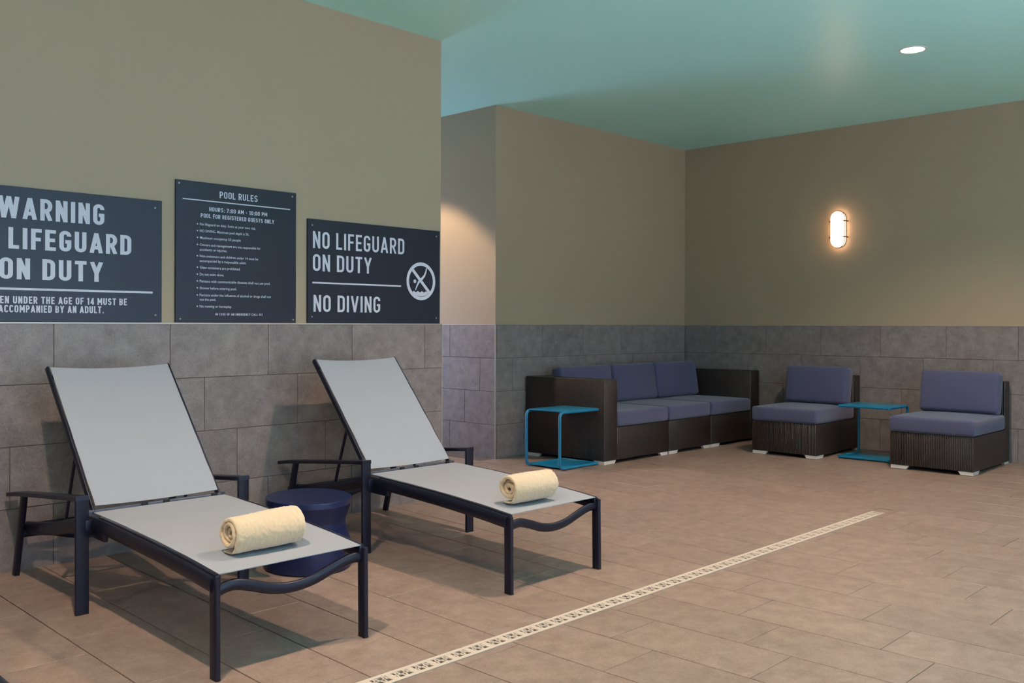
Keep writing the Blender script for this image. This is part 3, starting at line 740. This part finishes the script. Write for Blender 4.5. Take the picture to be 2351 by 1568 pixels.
# condensed sign lettering built from strokes: unit cell height 1, width w, stroke half-width h
def arc(cx, cy, rx, ry, a0, a1, n=7):
    return [(cx + rx * math.cos(math.radians(a0 + (a1 - a0) * k / n)), cy + ry * math.sin(math.radians(a0 + (a1 - a0) * k / n))) for k in range(n + 1)]
def glyph(c, h):
    """-> (width, list of centre lines); stroke centres run from h to 1 - h"""
    w = 0.46; l, r, b, t, m = h, w - h, h, 1 - h, 0.5; cx = w / 2; q = (r - l) / 2; qy = q * 1.05
    oval = arc(cx, t - qy, q, qy, 0, 180) + arc(cx, b + qy, q, qy, 180, 360)
    S = {
     'A': (0.52, [[(h * .9, 0), (0.26, 1)], [(0.52 - h * .9, 0), (0.26, 1)], [(0.12, 0.27), (0.40, 0.27)]]),
     'B': (w, [[(l, 0), (l, 1)], [(l, t), (r - .13, t)] + arc(r - .14, (t + m) / 2, .13, (t - m) / 2, 90, -90) + [(l, m)], [(r - .13, m)] + arc(r - .14, (m + b) / 2, .14, (m - b) / 2, 90, -90) + [(l, b)]]),
     'C': (w, [arc(cx, t - qy, q, qy, 0, 180) + arc(cx, b + qy, q, qy, 180, 360)]),
     'D': (w, [[(l, 0), (l, 1)], [(l, t)] + arc(r - .15, t - .17, .15, .17, 90, 0) + arc(r - .15, b + .17, .15, .17, 0, -90) + [(l, b)]]),
     'E': (0.40, [[(l, 0), (l, 1)], [(l, t), (0.40, t)], [(l, m), (0.37, m)], [(l, b), (0.40, b)]]),
     'F': (0.39, [[(l, 0), (l, 1)], [(l, t), (0.39, t)], [(l, m), (0.36, m)]]),
     'G': (w, [[(r, t - qy - .03)] + arc(cx, t - qy, q, qy, 0, 180) + arc(cx, b + qy, q, qy, 180, 360) + [(r, .47)], [(cx, .47), (w, .47)]]),
     'H': (w, [[(l, 0), (l, 1)], [(r, 0), (r, 1)], [(l, m), (r, m)]]),
     'I': (2 * h, [[(h, 0), (h, 1)]]),
     'J': (0.4, [[(.4 - h, 1)] + arc(.2, b + .15, .2 - h, .15, 0, -180)]),
     'K': (w, [[(l, 0), (l, 1)], [(r, 1), (l, .42)], [(l + .12, .55), (r + .01, 0)]]),
     'L': (0.38, [[(l, 0), (l, 1)], [(l, b), (0.38, b)]]),
     'M': (0.60, [[(l, 0), (l, 1)], [(.6 - h, 0), (.6 - h, 1)], [(l, 1), (.3, .3)], [(.6 - h, 1), (.3, .3)]]),
     'N': (w, [[(l, 0), (l, 1)], [(r, 0), (r, 1)], [(l, 1 - h * .6), (r, h * .6)]]),
     'O': (w, [oval + [oval[0]]]), '0': (w * .95, [oval + [oval[0]]]), 'Q': (w, [oval + [oval[0]], [(cx, .2), (w, 0)]]),
     'P': (w, [[(l, 0), (l, 1)], [(l, t)] + arc(r - .15, (t + .45) / 2, .15, (t - .45) / 2, 90, -90) + [(l, .45)]]),
     'R': (w, [[(l, 0), (l, 1)], [(l, t)] + arc(r - .15, (t + .46) / 2, .15, (t - .46) / 2, 90, -90) + [(l, .46)], [(cx, .46), (r + .01, 0)]]),
     'S': (w, [arc(cx, t - .19, q, .19, 10, 180) + [(l + .03, .57), (r - .03, .42)] + arc(cx, b + .19, q, .19, 0, -170)]),
     'T': (0.44, [[(.22, 0), (.22, 1)], [(0, t), (.44, t)]]),
     'U': (w, [[(l, 1)] + arc(cx, b + qy, q, qy, 180, 360) + [(r, 1)]]),
     'V': (0.50, [[(h * .9, 1), (.25, 0)], [(.5 - h * .9, 1), (.25, 0)]]),
     'W': (0.76, [[(h * .9, 1), (.20, 0)], [(.20, 0), (.38, 1)], [(.38, 1), (.56, 0)], [(.56, 0), (.76 - h * .9, 1)]]),
     'Y': (0.50, [[(h * .9, 1), (.25, .42)], [(.5 - h * .9, 1), (.25, .42)], [(.25, .46), (.25, 0)]]),
     '1': (0.26, [[(.26 - h, 0), (.26 - h, 1)], [(.26 - h, t), (.02, .78)]]),
     '4': (w, [[(.33, 0), (.33, 1)], [(.33, 1), (.02 + h, .27)], [(.02, .26), (w, .26)]]),
     '7': (0.42, [[(0, t), (.42, t)], [(.42 - h, t), (.12, 0)]]),
     '9': (w, [arc(cx, t - .19, q, .19, 0, 360), [(r, .75)] + arc(cx, b + .16, q, .16, 0, -160)]),
     '.': (0.16, [[(.04, h), (.04 + 2 * h, h)]]), ':': (0.16, [[(.04, h), (.04 + 2 * h, h)], [(.04, .6), (.04 + 2 * h, .6)]]),
     '-': (0.30, [[(.03, .42), (.27, .42)]]), ' ': (0.20, [])}
    return S[c]
def stroke_text(s, x0, base, x1, cap, weight):
    """weight = stroke width as a share of the capital height"""
    h = weight / 2; x = 0.0; polys = []; dep = 0
    for i, c in enumerate(s):
        w, lines = glyph(c, h)
        for ln in lines:
            dep = (dep + 1) % 5
            P = [Vector(p) for p in ln if p is not None]; P = [p for k, p in enumerate(P) if k == 0 or (p - P[k - 1]).length > 1e-5]
            closed = (P[0] - P[-1]).length < 1e-4; L_, R_ = [], []
            for k, p in enumerate(P):
                if closed: d1 = (P[k] - P[k - 1 if k else -2]).normalized(); d2 = (P[k + 1 if k < len(P) - 1 else 1] - P[k]).normalized()
                else:
                    d2 = (P[k + 1] - P[k]).normalized() if k < len(P) - 1 else (P[k] - P[k - 1]).normalized()
                    d1 = (P[k] - P[k - 1]).normalized() if k else d2
                d = (d1 + d2).normalized(); cs = max(0.5, d.dot(d1)); n = Vector((-d.y, d.x)) * h / cs
                L_.append(p + n); R_.append(p - n)
            for k in range(len(P) - 1): polys.append([(q.x + x, min(1.0, max(0.0, q.y)), dep * 0.00012) for q in (L_[k], L_[k + 1], R_[k + 1], R_[k])])
        x += w + (0.13 if c != ' ' else 0.10)
    W = x - 0.13; bm = bmesh.new()
    for pl in polys: bm.faces.new([bm.verts.new((x0 + px / W * (x1 - x0), -pd, base + pz * cap)) for px, pz, pd in pl])
    bmesh.ops.remove_doubles(bm, verts=bm.verts, dist=1e-6)
    return bm_mesh(bm, 'lettering')
def sign(label, x0, x1, z0, z1, screws):
    t = thing('wall_sign', label, 'sign', (x0, YA, z0), group='dark blue signs on the left wall')
    y0, y1 = -0.004, TP - 0.0002
    box('panel', (0, y0, 0), (x1 - x0, y1, z1 - z0), M['sign'], t, bevel=0.001, seg=1)
    sm = lathe_me('screw', [(0, 0.002), (0.004, 0.0016), (0.006, 0.0)], 12)
    for sx, sz in screws: link('screw', sm, M['screw'], t, loc=(sx - x0, y0, sz - z0), rot=(math.radians(90), 0, 0))
    def text(s, a, base, b, cap, w=0.0):
        if s == s.upper():
            link('lettering', stroke_text(s, a - x0, base - z0, b - x0, cap, w), M['print'], t, loc=(0, y0 - 0.0006, 0)); return
        link('lettering', text_mesh(s, a - x0, base - z0, b - x0, cap, w), M['print'], t, loc=(0, y0 - 0.0006, 0))
    def rule(a, b, z, h):
        box('rule_line', (a - x0, y0 - 0.0007, z - z0 - h / 2), (b - x0, y0 - 0.0001, z - z0 + h / 2), M['print'], t)
    return t, text, rule, y0, x0, z0
Z0 = WAIN + 0.008
# warning sign, centred on x = 1.855
t, text, rule, *_ = sign('large dark warning sign, leftmost of the three wall signs', 1.28, 2.430, Z0, 1.897, [(2.391, 1.856), (2.395, 1.268), (1.319, 1.856), (1.315, 1.268)])
text('WARNING', 1.597, 1.739, 2.113, 0.108, 0.17)
text('NO LIFEGUARD', 1.452, 1.590, 2.258, 0.105, 0.17)
text('ON DUTY', 1.603, 1.440, 2.107, 0.105, 0.17)
rule(1.332, 2.378, 1.392, 0.011)
text('CHILDREN UNDER THE AGE OF 14 MUST BE', 1.475, 1.320, 2.235, 0.036, 0.17)
text('ACCOMPANIED BY AN ADULT.', 1.600, 1.276, 2.110, 0.036, 0.17)
# pool rules
t, text, rule, *_ = sign('tall dark pool rules sign with small print, middle of the three', 2.510, 3.292, Z0, 2.028, [(2.529, 2.009), (3.264, 2.005), (2.539, 1.249), (3.273, 1.249)])
text('POOL RULES', 2.776, 1.948, 3.023, 0.038, 0.14)
rule(2.55, 3.248, 1.924, 0.006)
text('HOURS: 7:00 AM - 10:00 PM', 2.711, 1.867, 3.088, 0.0235, 0.15)
text('POOL FOR REGISTERED GUESTS ONLY', 2.659, 1.827, 3.136, 0.0235, 0.15)
RL = [('No lifeguard on duty. Swim at your own risk.', 1, 1.789, 3.011), ('NO DIVING. Maximum pool depth is 5ft.', 1, 1.751, 2.967), ('Maximum occupancy 55 people', 1, 1.712, 2.912),
      ('Owners and management are not responsible for', 1, 1.672, 3.044), ('accidents or injuries.', 0, 1.645, 2.825),
      ('Non-swimmers and children under 14 must be', 1, 1.608, 3.028), ('accompanied by a responsible adult.', 0, 1.581, 2.948),
      ('Glass containers are prohibited.', 1, 1.543, 2.910), ('Do not swim alone.', 1, 1.504, 2.805), ('Persons with communicable diseases shall not use pool.', 1, 1.465, 3.111),
      ('Shower before entering pool.', 1, 1.426, 2.886), ('Persons under the influence of alcohol or drugs shall not', 1, 1.386, 3.116), ('use the pool.', 0, 1.361, 2.755),
      ('No running or horseplay.', 1, 1.322, 2.855)]
for s, bl, z, xr in RL:
    text(s, 2.654, z - 0.007, xr, 0.0145, 0.008)
    if bl: rule(2.636, 2.643, z, 0.007)
text('IN CASE OF AN EMERGENCY CALL 911', 2.752, 1.271, 3.057, 0.013, 0.15)
# no diving
t, text, rule, y0, x0, z0 = sign('dark blue no lifeguard sign with a no diving symbol, rightmost', 3.377, 4.477, Z0, 1.881, [(3.410, 1.842), (3.410, 1.268), (4.444, 1.842), (4.444, 1.268)])
text('NO LIFEGUARD', 3.414, 1.699, 4.152, 0.106, 0.135)
text('ON DUTY', 3.414, 1.556, 3.874, 0.106, 0.135)
rule(3.411, 4.124, 1.4825, 0.010)
text('NO DIVING', 3.420, 1.300, 3.946, 0.106, 0.135)
def flat(name, pts, z_off=0.0006):
    bm = bmesh.new(); vv = [bm.verts.new((x - x0, 0, z - z0)) for x, z in pts]; bm.faces.new(vv)
    link(name, bm_mesh(bm, name), M['print'], t, loc=(0, y0 - z_off, 0))
def bar(name, a, b, w, w2=None, z_off=0.0006):
    a, b = Vector(a), Vector(b); d = (b - a).normalized(); n = Vector((-d.y, d.x)); w2 = w2 or w
    flat(name, [a + n * w / 2, b + n * w2 / 2, b - n * w2 / 2, a - n * w / 2], z_off)
cx, cz, ro, ri = 4.303, 1.5215, 0.131, 0.108
bm = bmesh.new(); N = 48
o_ = [bm.verts.new((cx - x0 + ro * math.cos(2 * math.pi * k / N), 0, cz - z0 + ro * math.sin(2 * math.pi * k / N))) for k in range(N)]
i_ = [bm.verts.new((cx - x0 + ri * math.cos(2 * math.pi * k / N), 0, cz - z0 + ri * math.sin(2 * math.pi * k / N))) for k in range(N)]
for k in range(N): bm.faces.new((o_[k], o_[(k + 1) % N], i_[(k + 1) % N], i_[k]))
link('prohibition_ring', bm_mesh(bm, 'prohibition_ring'), M['print'], t, loc=(0, y0 - 0.0006, 0))
bar('slash', (cx - 0.083, cz + 0.083), (cx + 0.083, cz - 0.083), 0.022, None, 0.0009)
def shape(name, polys):
    bm = bmesh.new(); cachev = {}
    for poly in polys: bm.faces.new([cachev.setdefault((round(x, 4), round(z, 4)), None) or cachev.update({(round(x, 4), round(z, 4)): bm.verts.new((x - x0, 0, z - z0))}) or cachev[(round(x, 4), round(z, 4))] for x, z in poly])
    link(name, bm_mesh(bm, name), M['print'], t, loc=(0, y0 - 0.0006, 0))
def ribbon(name, pts, ws):
    P = [Vector(p) for p in pts]; L_, R_ = [], []
    for i, p in enumerate(P):
        d = (P[min(i + 1, len(P) - 1)] - P[max(i - 1, 0)]).normalized(); n = Vector((-d.y, d.x)) * ws[i] / 2
        L_.append(tuple(p + n)); R_.append(tuple(p - n))
    shape(name, [[L_[i], L_[i + 1], R_[i + 1], R_[i]] for i in range(len(P) - 1)])
ribbon('diver', [(4.353, 1.614), (4.345, 1.585), (4.334, 1.562), (4.312, 1.540), (4.284, 1.519), (4.268, 1.493), (4.252, 1.460)], [0.009, 0.012, 0.015, 0.018, 0.016, 0.011, 0.008])
shape('diver_head', [[(4.247 + 0.013 * math.cos(k * 0.5236), 1.520 + 0.013 * math.sin(k * 0.5236)) for k in range(12)]])
wv = [(4.228 + 0.148 * k / 14, 1.449 + 0.005 * math.sin(k * 1.8)) for k in range(15)]
low = [(4.300 + 0.070 * math.cos(a), 1.447 + 0.030 * math.sin(a)) for a in [math.radians(-10 - 16 * k) for k in range(11)]]
flat('water', wv + low)
